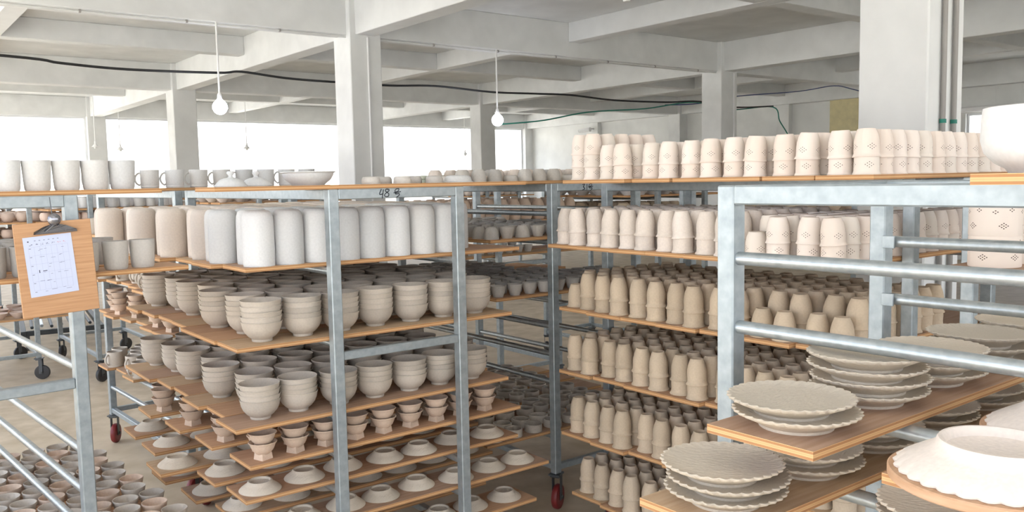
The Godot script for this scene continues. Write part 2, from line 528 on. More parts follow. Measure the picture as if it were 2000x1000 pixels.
var board_meshes := {}
func board_mesh(s: Vector3) -> ArrayMesh:
	if board_meshes.has(s):
		return board_meshes[s]
	var st := SurfaceTool.new()
	st.begin(Mesh.PRIMITIVE_TRIANGLES)
	var h := s / 2
	st.set_smooth_group(-1)
	quad(st, Vector3(-h.x, h.y, -h.z), Vector3(h.x, h.y, -h.z), Vector3(h.x, h.y, h.z), Vector3(-h.x, h.y, h.z), Vector3.UP)
	quad(st, Vector3(-h.x, -h.y, -h.z), Vector3(h.x, -h.y, -h.z), Vector3(h.x, -h.y, h.z), Vector3(-h.x, -h.y, h.z), Vector3.DOWN)
	st.generate_normals()
	var m := st.commit()
	var st2 := SurfaceTool.new()
	st2.begin(Mesh.PRIMITIVE_TRIANGLES)
	st2.set_smooth_group(-1)
	for sx in [-1.0, 1.0]:
		quad(st2, Vector3(sx * h.x, -h.y, -h.z), Vector3(sx * h.x, -h.y, h.z), Vector3(sx * h.x, h.y, h.z), Vector3(sx * h.x, h.y, -h.z), Vector3(sx, 0, 0))
		quad(st2, Vector3(-h.x, -h.y, sx * h.z), Vector3(h.x, -h.y, sx * h.z), Vector3(h.x, h.y, sx * h.z), Vector3(-h.x, h.y, sx * h.z), Vector3(0, 0, sx))
	st2.generate_normals()
	st2.commit(m)
	board_meshes[s] = m
	return m

const BT := 0.015
# board across a rack: near edge at local z, left end at local x; returns height of its top
func board(r: Dictionary, k: float, x: float, z: float, length: float, width: float, label: String, group: String, wood := -1, lift := 0.0) -> Dictionary:
	var y := (rail_height(k) + RAIL_R if k > 0 else 1.632) + lift
	var m := board_mesh(Vector3(length, BT, width))
	var o := MeshInstance3D.new()
	o.name = numbered("shelf_board")
	o.mesh = m
	var wi: int = wood if wood >= 0 else rng.randi() % 4
	o.set_surface_override_material(0, M["wood%d" % wi])
	o.set_surface_override_material(1, M.edge)
	add_child(o)
	var yaw: float = r.turn + rng.randf_range(-0.008, 0.008)
	o.rotation.y = yaw
	o.position = rpos(r, Vector3(x + length / 2, y + BT / 2, z - width / 2))
	tag(o, label, "board", group)
	return {at = rpos(r, Vector3(x, y + BT, z)), turn = r.turn, length = length, width = width}

func bpos(b: Dictionary, x: float, z: float, y := 0.0) -> Vector3:
	return b.at + Vector3(x, y, -z).rotated(Vector3.UP, b.turn)

func jit(a: float) -> float:
	return rng.randf_range(-a, a)

# ---------------------------------------------------------------- scene
func _ready() -> void:
	rng.seed = 4848
	var cam := Camera3D.new()
	cam.name = "camera"
	add_child(cam)
	cam.position = Vector3(0, EYE, 0)
	cam.basis = Basis(Vector3.UP, -0.661361) * Basis(Vector3.RIGHT, -0.0877647) * Basis(Vector3.BACK, -0.0195716)
	cam.fov = 33.28
	cam.current = true
	cam.near = 0.05
	var env := Environment.new()
	env.background_mode = Environment.BG_SKY
	var sky := Sky.new()
	var sm := ProceduralSkyMaterial.new()
	sm.sky_top_color = Color(0.80, 0.88, 1.0)
	sm.sky_horizon_color = Color(1.0, 0.98, 0.95)
	sm.ground_bottom_color = Color(0.62, 0.60, 0.57)
	sm.ground_horizon_color = Color(0.80, 0.79, 0.77)
	sm.sky_energy_multiplier = 1.0
	sm.ground_energy_multiplier = 1.0
	sky.sky_material = sm
	env.sky = sky
	env.ambient_light_source = Environment.AMBIENT_SOURCE_DISABLED
	env.tonemap_mode = Environment.TONE_MAPPER_LINEAR
	env.tonemap_exposure = 4.85
	env.sdfgi_enabled = true
	env.ssao_enabled = true
	env.ssil_enabled = true
	var we := WorldEnvironment.new()
	we.environment = env
	add_child(we)

	var sun := DirectionalLight3D.new()
	sun.name = "sun"
	sun.light_color = Color(1.0, 0.97, 0.93)
	sun.light_energy = 1.9
	sun.light_angular_distance = 1.0
	sun.shadow_enabled = true
	add_child(sun)
	sun.look_at_from_position(Vector3.ZERO, Vector3(0.26, -0.95, -0.12))

	make_materials()
	make_wares()
	build_room()
	build_services()
	build_rack_48()
	build_rack_cups()
	build_rack_plates()
	build_rack_clipboard()
	build_rack_mugs()
	build_rack_dark()
	build_background()

# ---------------------------------------------------------------- the room
func build_room() -> void:
	struct("floor", cbox(Vector3(XR - XL + 0.4, 0.2, ZB - ZF + 0.4), 0.001), M.floor, Vector3((XL + XR) / 2, -0.1, (ZB + ZF) / 2))
	struct("ground_outside", cbox(Vector3(160, 0.1, 160), 0.001), M.yard, Vector3(4, -0.3, -8))
	var slab := struct("ceiling", cbox(Vector3(XR - XL + 0.4, 0.2, ZB - ZF + 0.4), 0.001), M.paint, Vector3((XL + XR) / 2, HC + 0.1, (ZB + ZF) / 2))
	var off := -slab.position
	# beams, one piece between two crossings
	var bw := 0.23
	var sw := 0.20
	for i in NX + 1:
		var x := XL + BAY * i
		for j in NZ:
			part("beam", cbox(Vector3(bw, HC - HB, BAY - bw), 0.006), M.paint, slab, off + Vector3(x, (HC + HB) / 2, ZF + BAY * j + BAY / 2))
	for j in NZ + 1:
		var z := ZF + BAY * j
		for i in NX:
			part("beam", cbox(Vector3(BAY - bw, HC - HB, bw), 0.006), M.paint, slab, off + Vector3(XL + BAY * i + BAY / 2, (HC + HB) / 2, z))
	for i in NX:
		for j in NZ:
			var x := XL + BAY * i + BAY / 2
			var z := ZF + BAY * j + BAY / 2
			part("secondary_beam", cbox(Vector3(sw, HC - HS, BAY - bw), 0.006), M.paint, slab, off + Vector3(x, (HC + HS) / 2, z))
			for s in [-1.0, 1.0]:
				part("secondary_beam", cbox(Vector3((BAY - bw - sw) / 2, HC - HS, sw), 0.006), M.paint, slab, off + Vector3(x + s * (BAY + sw + bw - 2 * bw) / 4 + s * bw * 0.0, (HC + HS) / 2, z))
	var cm := cbox(Vector3(0.366, HC, 0.366), 0.008)
	for i in NX + 1:
		for j in NZ + 1:
			var c := struct("column", cm, M.paint, Vector3(XL + BAY * i, HC / 2, ZF + BAY * j))
			c.set_meta("label", "square white painted concrete column carrying crossing ceiling beams")
			c.set_meta("category", "column")
	# walls with window bands
	var sill := 0.95
	var n := 1
	for side in ["far", "left", "back"]:
		for i in (NZ if side == "left" else NX):
			var c: Vector3
			var turn := 0.0
			if side == "far":
				c = Vector3(XL + BAY * i + BAY / 2, 0, ZF)
			elif side == "back":
				c = Vector3(XL + BAY * i + BAY / 2, 0, ZB)
			else:
				c = Vector3(XL, 0, ZF + BAY * i + BAY / 2)
				turn = PI / 2
			var solid: bool = side == "back" and i == NX - 1
			var low: float = HB if solid else (0.5 if side == "left" else sill)
			var wl := struct("wall_" + side, cbox(Vector3(BAY - 0.366, low, 0.2), 0.004), M.wall, c + Vector3(0, low / 2, 0), Vector3(0, turn, 0))
			wl.set_meta("label", "plain white wall between columns" if solid else "low white wall under the window band")
			if not solid:
				window(n, c, turn, BAY - 0.366, low, HB)
				n += 1
	# right wall: solid, with mid-bay pilasters and two windows
	var zw0 := -7.45
	var zw1 := -6.93
	var segs := [[ZF, zw0, 0.0, HC], [zw0, zw1, 0.0, 0.95], [zw0, zw1, 2.72, HC], [zw1, -6.50, 0.0, HC], [-6.50, -5.3, 0.0, 0.95], [-6.50, -5.3, 2.72, HC], [-5.3, ZB, 0.0, HC]]
	for s in segs:
		struct("wall_right", cbox(Vector3(0.2, s[3] - s[2], s[1] - s[0]), 0.002), M.wall, Vector3(XR + 0.19, (s[2] + s[3]) / 2, (s[0] + s[1]) / 2))
	window(n, Vector3(XR + 0.19, 0, (zw0 + zw1) / 2), PI / 2, zw1 - zw0, 0.95, 2.72)
	window(n + 1, Vector3(XR + 0.19, 0, -5.9), PI / 2, 1.2, 0.95, 2.72)
	for j in NZ:
		struct("trim_%d" % (j + 1), cbox(Vector3(0.14, HB, 0.30), 0.006), M.wall, Vector3(XR + 0.03, HB / 2, ZF + BAY * j + BAY / 2))
	var pel := struct("trim_9", cbox(Vector3(0.12, 0.09, 1.5), 0.02), M.white, Vector3(XR + 0.02, 2.79, -7.1))
	pel.set_meta("label", "white pelmet above the right window")

func window(n: int, c: Vector3, turn: float, w: float, y0: float, y1: float) -> void:
	var o := Node3D.new()
	o.name = "window_%d" % n
	add_child(o)
	o.position = c
	o.rotation.y = turn
	o.set_meta("kind", "structure")
	o.set_meta("label", "bright clear window band between white columns")
	var f := 0.04
	for y in [y0 + f / 2, y1 - f / 2]:
		part("window_frame", cbox(Vector3(w, f, 0.06), 0.002), M.frame, o, Vector3(0, y, 0))
	for x in [-w / 2 + f / 2, w / 2 - f / 2]:
		part("window_frame", cbox(Vector3(f, y1 - y0 - 2 * f, 0.06), 0.002), M.frame, o, Vector3(x, (y0 + y1) / 2, 0))
	var pn := 4 if w > 3.0 else 1
	for i in pn:
		var pw := (w - 2 * f) / pn
		part("pane", cbox(Vector3(pw - 0.001, y1 - y0 - 2 * f, 0.005), 0.0005), M.glass, o, Vector3(-w / 2 + f + pw * (i + 0.5), (y0 + y1) / 2, 0))

# ---------------------------------------------------------------- lamps, cables, conduits
func pendant(at: Vector3, top: float, lit: bool, label: String) -> void:
	var o := thing("pendant_lamp", at, 0.0, label, "lamp", "bulb lamps hanging from the beams")
	var y0 := 0.075
	part("rod", tube([Vector3(0, y0 + 0.05, 0), Vector3(0, top - at.y, 0)], 0.009, 8), M.white, o)
	part("socket", lathe(v3([[0.0, y0 + 0.06], [0.012, y0 + 0.06], [0.02, y0 + 0.045], [0.024, y0 - 0.01], [0.0, y0 - 0.01]]), 16), M.white, o)
	if lit:
		part("bulb", lathe(v3([[0.0, -0.07], [0.03, -0.063], [0.054, -0.044], [0.069, -0.012], [0.069, 0.014], [0.055, 0.044], [0.034, 0.064], [0.024, 0.075], [0.0, 0.075]]), 24), M.bulb, o)
		var l := OmniLight3D.new()
		l.light_color = Color(0.93, 0.95, 1.0)
		l.light_energy = 0.04
		l.omni_range = 40.0
		l.omni_attenuation = 2.0
		l.light_size = 0.06
		l.shadow_enabled = true
		o.add_child(l)
	else:
		part("shade", lathe(v3([[0.016, 0.085], [0.03, 0.07], [0.075, 0.02], [0.072, 0.018], [0.026, 0.065], [0.012, 0.08]]), 20), M.white, o)
		part("bulb", lathe(v3([[0.0, -0.02], [0.022, -0.012], [0.03, 0.01], [0.02, 0.04], [0.013, 0.06], [0.0, 0.06]]), 16), M.dead_bulb, o)

func cable(called: String, pts: Array, r: float, m: Material, label: String) -> void:
	var o := part(called, tube(smooth_path(pts), r, 6), m, self)
	tag(o, label, "cable")

func build_services() -> void:
	var zb := CZ + 0.125
	pendant(Vector3(2.88, 2.395, zb), HB, true, "lit white bulb hanging on a rod beside the nearer column")
	pendant(Vector3(6.17, 2.364, zb), HB, true, "lit white bulb hanging on a rod between the two columns")
	pendant(Vector3(4.0, 2.45, -18.4), HC, false, "unlit shaded lamp in front of the far window, longer rod")
	pendant(Vector3(4.6, 2.42, -19.0), HC, false, "unlit shaded lamp close to the far window column")
	pendant(Vector3(6.7, 2.40, -17.5), HC, false, "unlit shaded lamp right of the wide window column")
	pendant(Vector3(13.4, 2.36, -19.2), HC, false, "unlit shaded lamp before the last far window")
	pendant(Vector3(4.30, 2.86, -4.2), HC, false, "unlit lamp hanging from the slab of the near coffer")
	# white conduit clipped under the near edge of the main beam
	var cd := thing("lamp_conduit", Vector3(0, HB - 0.018, zb - 0.03), 0.0, "thin white conduit clipped under the main beam edge", "conduit")
	part("pipe", tube([Vector3(XL + 0.2, 0, 0), Vector3(XR - 6.2, 0, 0)], 0.011, 8), M.conduit, cd)
	var x := XL + 0.6
	while x < XR - 6.4:
		part("clip", cbox(Vector3(0.018, 0.028, 0.03), 0.002), M.greypipe, cd, Vector3(x, 0.002, 0))
		x += 0.9
	# conduits on columns
	for d in [[Vector3(CX + 0.02, 0, CZ + 0.192), M.white, "white conduit down the face of the nearer column"], [Vector3(CX + BAY + 0.10, 0, CZ + 0.192), M.white, "white conduit down the face of the farther column"]]:
		var t := part("wall_conduit", tube([Vector3(0, 0.3, 0), Vector3(0, HB - 0.02, 0)], 0.011, 8), d[1], self, d[0])
		tag(t, d[2], "conduit")
	for i in 2:
		var cc := thing("column_pipe", Vector3(CX - 0.055 + 0.115 * i, 0, CZ + BAY + 0.20), 0.0, ["grey water pipe down the big column, farther from its right edge", "grey water pipe down the big column, at its right edge"][i], "pipe")
		part("pipe", tube([Vector3(0, 0.4, 0), Vector3(0, HC - 0.1, 0)], 0.0125, 10), M.greypipe, cc)
		part("coupling", tube([Vector3(0, 1.895, 0), Vector3(0, 1.915, 0)], 0.0165, 10), M.green, cc)
	# cables strung along the column row
	var z := -8.6
	cable("black_cable", [Vector3(-1.38, 2.86, z), Vector3(1.158, 2.809, z), Vector3(1.63, 2.775, z), Vector3(2.19, 2.755, z), Vector3(3.03, 2.775, z), Vector3(3.27, 2.80, z), Vector3(3.75, 2.763, z), Vector3(4.28, 2.753, z), Vector3(4.98, 2.751, z), Vector3(5.6, 2.777, z), Vector3(6.42, 2.746, z), Vector3(7.1, 2.758, z), Vector3(7.74, 2.768, z), Vector3(8.55, 2.734, z), Vector3(9.6, 2.75, z), Vector3(10.34, 2.79, z), Vector3(11.2, 2.735, z), Vector3(12.21, 2.79, z)], 0.013, M.black, "thick black cable strung behind the columns")
	cable("green_cable", [Vector3(6.5, 2.35, z), Vector3(7.24, 2.42, z), Vector3(8.06, 2.555, z), Vector3(9.16, 2.64, z), Vector3(10.05, 2.762, z - 0.03), Vector3(10.6, 2.77, z - 0.03), Vector3(11.2, 2.70, z - 0.03), Vector3(12.21, 2.775, z), Vector3(12.4, 2.55, z), Vector3(12.65, 2.31, z), Vector3(12.95, 1.9, z)], 0.010, M.green, "thin green cable rising to the black cable, end hanging down")
	cable("blue_cable", [Vector3(9.76, 2.727, -8.75), Vector3(10.52, 2.78, -8.75), Vector3(11.46, 2.93, -8.75), Vector3(13.16, 3.09, -8.75), Vector3(14.26, 3.24, -8.75), Vector3(14.98, 3.20, -8.75), Vector3(16.52, 3.08, -8.75)], 0.009, M.blue, "thin blue cable sagging across to the right wall")
	# wall fittings
	var bd := part("wall_panel", cbox(Vector3(0.06, 0.72, 0.9), 0.004), M.yellow, self, Vector3(XR + 0.07, 2.85, -9.75))
	tag(bd, "pale yellow panel on the right wall behind the big column", "panel")
	var cv := thing("security_camera", Vector3(XR - 0.06, 3.02, -17.3), 0.0, "small white security camera on the wall pilaster", "camera")
	part("bracket", cbox(Vector3(0.16, 0.04, 0.04), 0.004), M.white, cv, Vector3(-0.03, 0.0, 0))
	part("housing", tube([Vector3(-0.12, -0.02, 0.02), Vector3(-0.20, -0.04, -0.32)], 0.06, 14), M.white, cv)
	part("lens", tube([Vector3(-0.20, -0.04, -0.32), Vector3(-0.203, -0.041, -0.334)], 0.045, 14), M.black, cv)

# ---------------------------------------------------------------- rack 48
func ink(parent: Node, strokes: Array, s: float, at: Vector3) -> void:
	var st := SurfaceTool.new()
	st.begin(Mesh.PRIMITIVE_TRIANGLES)
	for k in strokes:
		var pts := []
		for p in k:
			pts.append(Vector3(p[0] * s * 1.45, p[1] * s, 0))
		if pts.size() > 2:
			pts = smooth_path(pts, 5)
		add_tube(st, pts, s * 0.055, 6, 0.25, Vector3.BACK)
	st.generate_normals()
	var o := part("ink_number", st.commit(), M.ink, parent, at)
	o.set_meta("label", "handwritten number in dark ink")

const HAO := [[[0.1, 0.95], [0.02, 0.62], [0.34, 0.68], [0.42, 1.0], [0.1, 0.95]], [[-0.12, 0.5], [0.2, 0.52], [0.62, 0.62]], [[0.15, 0.5], [0.08, 0.33], [0.45, 0.36], [0.40, 0.12], [0.15, -0.08]]]

func shift(list: Array, dx: float) -> Array:
	var out := []
	for k in list:
		var q := []
		for p in k:
			q.append([p[0] + dx, p[1]])
		out.append(q)
	return out

func build_rack_48() -> void:
	var r := rack(Vector3(1.36, 0, -2.80), 0.0, 1.62, "galvanised steel drying rack with 48 inked on its top bar", {w = 0.585, rails = [2.09, 4, 6, 7, 8, 9]})
	var four := [[[0.32, 1.0], [0.12, 0.35], [0.5, 0.42]], [[0.52, 0.95], [0.36, -0.2]]]
	var eight := [[[0.55, 0.92], [0.25, 0.98], [0.18, 0.72], [0.48, 0.42], [0.42, 0.06], [0.10, 0.08], [0.12, 0.38], [0.5, 0.75], [0.55, 0.92]]]
	ink(r.node, four + shift(eight, 0.55) + shift(HAO, 1.65), 0.029, Vector3(0.20, 1.599, 0.0012))
	# top boards
	var b := board(r, 0, -0.40, -0.002, 1.30, 0.2, "plywood board with lids and a flared dish on top of rack 48", "boards on top of rack 48", 0)
	ware("lid", "knobbed_cover", "white", bpos(b, 0.075, 0.06), 0.0, "white domed lid with round knob, nearer the board end on rack 48", "lid", "lids on rack 48")
	ware("lid", "knobbed_cover", "white", bpos(b, 0.19, 0.13), 0.7, "white domed lid with round knob, beside the flared dish on rack 48", "lid", "lids on rack 48")
	ware("dish", "flared_dish", "white", bpos(b, 0.37, 0.095), 0.0, "wide white flared dish standing on top of rack 48", "dish")
	var lx := [0.60, 0.685, 0.735, 0.82, 0.88]
	for i in 5:
		ware("low_bowl", "low_cup", "stone", bpos(b, lx[i], 0.05 + 0.06 * (i % 2)), 0.0, "low grey inverted cup on top of rack 48, %s from the flared dish" % ORD[i], "cup", "low inverted cups on rack 48")
	ware("oval_dish", "oval_dish", "white", bpos(b, 1.0, 0.06), 0.1, "white oval inverted dish at the aisle end of the top board", "dish")
	# second shelf: inverted tall beakers
	for i in 6:
		b = board(r, 2.09, [-0.27, -0.31, -0.30, -0.36, -0.42, -0.50][i], -0.115 - 0.232 * i, 1.22, 0.225, "plywood board under the tall beakers of rack 48, %s from the wide aisle" % ORD[i], "boards under the tall beakers")
		for row in 2:
			for c in 10:
				if i == 0 and row == 0 and c > 7 or c > 8 and i < 2:
					continue
				ware("canister", "tall_beaker", "white" if i < 2 else "cream", bpos(b, 0.075 + 0.1135 * c + (0.02 if row else 0.0) + jit(0.003), 0.058 + 0.113 * row), 0.0, "tall pale inverted beaker, %s row, %s from the board end, rack 48" % [ORD[i * 2 + row], ORD[c]], "beaker", "tall inverted beakers on rack 48")
	# third and fourth shelf: stacks of bowls
	var rest := []
	for lv in [[4, 5, "third", -0.325], [6, 4, "fourth", -0.345]]:
		for i in 7:
			b = board(r, lv[0], lv[3] + jit(0.025), -0.043 - 0.205 * i, 1.18, 0.198, "plywood board under bowl stacks, %s shelf of rack 48, %s from aisle" % [lv[2], ORD[i]], "boards under the bowl stacks")
			for c in 7:
				var px := 0.125 + 0.155 * c + (0.03 if i % 2 else 0.0) + jit(0.004)
				var pz := 0.10 + jit(0.006)
				for s in lv[1]:
					var p := bpos(b, px, pz, 0.019 * s)
					if i < 3 or s == lv[1] - 1:
						var which: String = "topmost" if s == lv[1] - 1 else ("lowest" if s == 0 else ORD[s])
						ware("bowl", "clay_bowl", "grey", p, rng.randf() * 6.0, "%s bowl of %s stack, %s row, %s shelf of rack 48" % [which, ORD[c], ORD[i], lv[2]], "bowl", "bowl stacks on the %s shelf of rack 48" % lv[2], Vector2(jit(0.012), jit(0.012)))
					else:
						rest.append(Transform3D(Basis(), p))
	stuff("stacked_bowls", "bowl", "grey", rest, "raw clay bowls under the top ones at the rear of rack 48", "bowls")
	# fifth shelf: square-footed bowls in pairs
	for i in 4:
		b = board(r, 7, -0.31 - 0.025 * i, -0.05 - 0.31 * i, 1.20, 0.2, "plywood board under square-footed bowls of rack 48, %s from the wide aisle" % ORD[i], "boards under the square-footed bowls")
		for row in 2:
			for c in 9:
				for s in 2:
					ware("tea_bowl", "footed_bowl", "terracotta", bpos(b, 0.07 + 0.122 * c + 0.03 * row, 0.055 + 0.095 * row, 0.034 * s), 0.35 + jit(0.15), "%s square-footed bowl, %s pair of %s row, rack 48" % ["upper" if s else "lower", ORD[c], ORD[i * 2 + row]], "bowl", "square-footed bowl pairs on rack 48")
	# lower shelves: inverted saucers
	var sd := [[8, -0.10, -0.31], [8, -0.36, -0.335], [8, -0.60, -0.46], [8, -0.90, -0.40], [8, -1.2, -0.40], [9, -0.06, -0.17], [9, -0.33, -0.28], [9, -0.60, -0.33], [9, -0.92, -0.36], [10.08, -0.05, -0.25], [10.08, -0.36, -0.30]]
	var lev := {8: "sixth", 9: "seventh", 10.08: "lowest"}
	var nth := [0, 1, 2, 3, 4, 0, 1, 2, 3, 0, 1]
	for i in sd.size():
		var d: Array = sd[i]
		b = board(r, d[0], d[2], d[1], 1.22, 0.2, "plywood board with inverted saucers, %s shelf of rack 48, %s from the aisle" % [lev[d[0]], ORD[nth[i]]], "saucer boards of rack 48")
		for c in 7:
			ware("saucer", "saucer", "plate", bpos(b, 0.09 + 0.172 * c + jit(0.014), 0.10 + jit(0.02)), rng.randf(), "inverted pale saucer, %s of the %s board, %s shelf of rack 48" % [ORD[c], ORD[nth[i]], lev[d[0]]], "saucer", "inverted saucers on rack 48")

# ---------------------------------------------------------------- cup rack
func build_rack_cups() -> void:
	var r := rack(Vector3(2.74, 0, -1.39), 0.0, 1.46, "steel drying rack filled with pairs of inverted tapered cups", {rails = [2, 4, 6, 8]})
	var levels := [[0, "dotted", "top", -0.29], [2, "cream", "second", -0.37], [4, "beige", "third", -0.31], [6, "beige", "fourth", -0.29], [8, "beige", "fifth", -0.29], [10.08, "beige", "lowest", -0.25]]
	var rest := {"cream": [], "beige": [], "dotted": []}
	for li in levels.size():
		var lv: Array = levels[li]
		for i in 7:
			var x0: float = lv[3] + jit(0.02)
			var b := board(r, lv[0], x0, -0.043 - 0.1965 * i if li else 0.03 - 0.208 * i, 1.2, 0.195, "plywood board under cups, %s shelf of the cup rack, %s from the plate rack" % [lv[2], ORD[i]], "boards of the cup rack", 0 if li == 0 else -1)
			for row in 2:
				for c in 14:
					if li != 0 and c > 7 and not (li == 1 and i == 0):
						continue
					if li == 0 and i > 1 and c > 4:
						continue
					var px := 0.05 + 0.083 * c + (0.012 if row else 0.0) + jit(0.003)
					var pz := 0.052 + 0.095 * row + jit(0.004)
					var n := 2
					if li == 0 and i >= 6:
						n = 3
					if li == 1 and i == 1 and c == 0 and row == 1:
						n = 1
					if li == 2 and (i == 6 and row == 1 or i < 2) and c == 0:
						n = 1
					var tl := Vector2(jit(0.015), jit(0.015))
					for s in n:
						var p := bpos(b, px, pz, 0.053 * s)
						if s > 0:
							tl = Vector2(jit(0.05), jit(0.06))
						var clay: String = lv[1]
						if li == 1 and i < 2:
							clay = "dotted"
						var kind := "cup_short" if clay == "dotted" else "cup"
						var own: bool = c < (3 if li > 1 else 4) or li == 0 or (li == 1 and i == 0)
						if li >= 2 and c == 2 and s == 0:
							own = false
						if not own:
							rest[clay].append(Transform3D(Basis.from_euler(Vector3(tl.x, 0, tl.y)), p))
							continue
						var look: String = {"dotted": "pierced", "cream": "smooth", "beige": "rough"}[clay]
						var pos: String = "single" if n == 1 else (["lower", "upper"][s] if n == 2 else ["lower", "middle", "upper"][s])
						ware(kind, look + "_cup", clay, p, rng.randf() * 6.28, "%s %s cup, %s row, %s from the end, %s shelf of cup rack" % [pos, {"dotted": "pierced cream", "cream": "smooth cream", "beige": "rough beige"}[clay], ORD[i * 2 + row], ORD[c], lv[2]], "cup", "inverted cups on the %s shelf of the cup rack" % lv[2], tl)
	stuff("rear_cream_cups", "cup", "cream", rest.cream, "smooth cream cups deep inside the second shelf of the cup rack", "cups")
	stuff("rear_beige_cups", "cup", "beige", rest.beige, "rough beige cups deep inside the lower shelves of the cup rack", "cups")
	stuff("rear_pierced_cups", "cup_short", "dotted", rest.dotted, "pierced cups deep inside the second shelf of the cup rack", "cups")
	# next rack of the row with two stacks of big pierced vessels
	var r2 := rack(Vector3(2.74, 0, 0.22), 0.0, 1.46, "steel drying rack with big pierced vessels beyond the plate rack", {rails = [2, 4, 6, 8]})
	var b := board(r2, 2, -0.20, -1.215, 1.2, 0.2, "plywood board under the big pierced vessels", "boards beyond the plate rack")
	for c in 3:
		for s in 2:
			var mi := MeshInstance3D.new()
			mi.name = numbered("pierced_vessel")
			mi.mesh = W.jar
			mi.material_override = M.banded
			add_child(mi)
			mi.position = bpos(b, 0.09 + 0.16 * c, 0.10, 0.090 * s)
			mi.rotation.y = rng.randf() * 6.0
			tag(mi, "%s big cream vessel with pierced band, %s stack beyond the plate rack" % ["upper" if s else "lower", ORD[c]], "vessel", "big pierced vessels")

# ---------------------------------------------------------------- plate rack
func plates(b: Dictionary, counts: Array, x0: float, dx: float, z: float, place: String) -> void:
	for c in counts.size():
		var n: int = counts[c]
		for s in n:
			ware("plate", "scalloped_plate", "plate", bpos(b, x0 + dx * c + jit(0.006), z + jit(0.005), 0.0215 * s), rng.randf() * 6.0, "%s scalloped plate of the %s stack on %s" % ["topmost" if s == n - 1 else ORD[s], ORD[c], place], "plate", "plates on " + place, Vector2(jit(0.012), jit(0.012)))

func build_rack_plates() -> void:
	var r := rack(Vector3(1.39, 0, 0.43), 0.0, 1.54, "bright steel drying rack with scalloped plates on its boards", {clips = true})
	var b := board(r, 3, -0.27, -1.145, 1.2, 0.2, "plywood board carrying five stacks of scalloped plates", "boards of the plate rack", 3)
	plates(b, [2, 4, 3, 3, 3], 0.10, 0.228, 0.10, "the upper plate board")
	b = board(r, 4, -0.335, -1.235, 1.2, 0.2, "lower plywood board carrying stacks of scalloped plates", "boards of the plate rack", 2)
	plates(b, [3, 2, 2, 2, 2], 0.10, 0.235, 0.10, "the lower plate board")
	b = board(r, 4, -0.22, -0.93, 1.2, 0.2, "plywood board with plate pairs below the inverted plates", "boards of the plate rack", 1)
	plates(b, [2, 2, 2, 2, 2], 0.14, 0.225, 0.10, "the board below the inverted plates")
	b = board(r, 3, -0.28, -0.81, 1.2, 0.22, "plywood board under the round bats with inverted plates", "boards of the plate rack", 0)
	for c in 3:
		var at := bpos(b, 0.075 + 0.285 * c, 0.10)
		var o := MeshInstance3D.new()
		o.name = numbered("round_bat")
		o.mesh = W.bat
		o.material_override = M.wood0
		add_child(o)
		o.position = at
		tag(o, "round wooden bat under an inverted plate, %s from the board end" % ORD[c], "bat", "round bats under inverted plates")
		ware("plate_inverted", "inverted_plate", "cream", at + Vector3(0, 0.0145, 0), 0.1, "big cream plate upside down on a round bat, %s from the board end" % ORD[c], "plate", "inverted scalloped plates")
	b = board(r, 0, -0.19, -0.76, 1.2, 0.2, "plywood board with a big bowl on top of the plate rack", "boards of the plate rack", 0)
	for c in 2:
		ware("big_bowl", "big_bowl", "white", bpos(b, 0.115 + 0.22 * c, 0.14), 0.0, ["big smooth white bowl on top of the plate rack, by the aisle", "big smooth white bowl on top of the plate rack, behind the first"][c], "bowl", "big bowls on the plate rack")

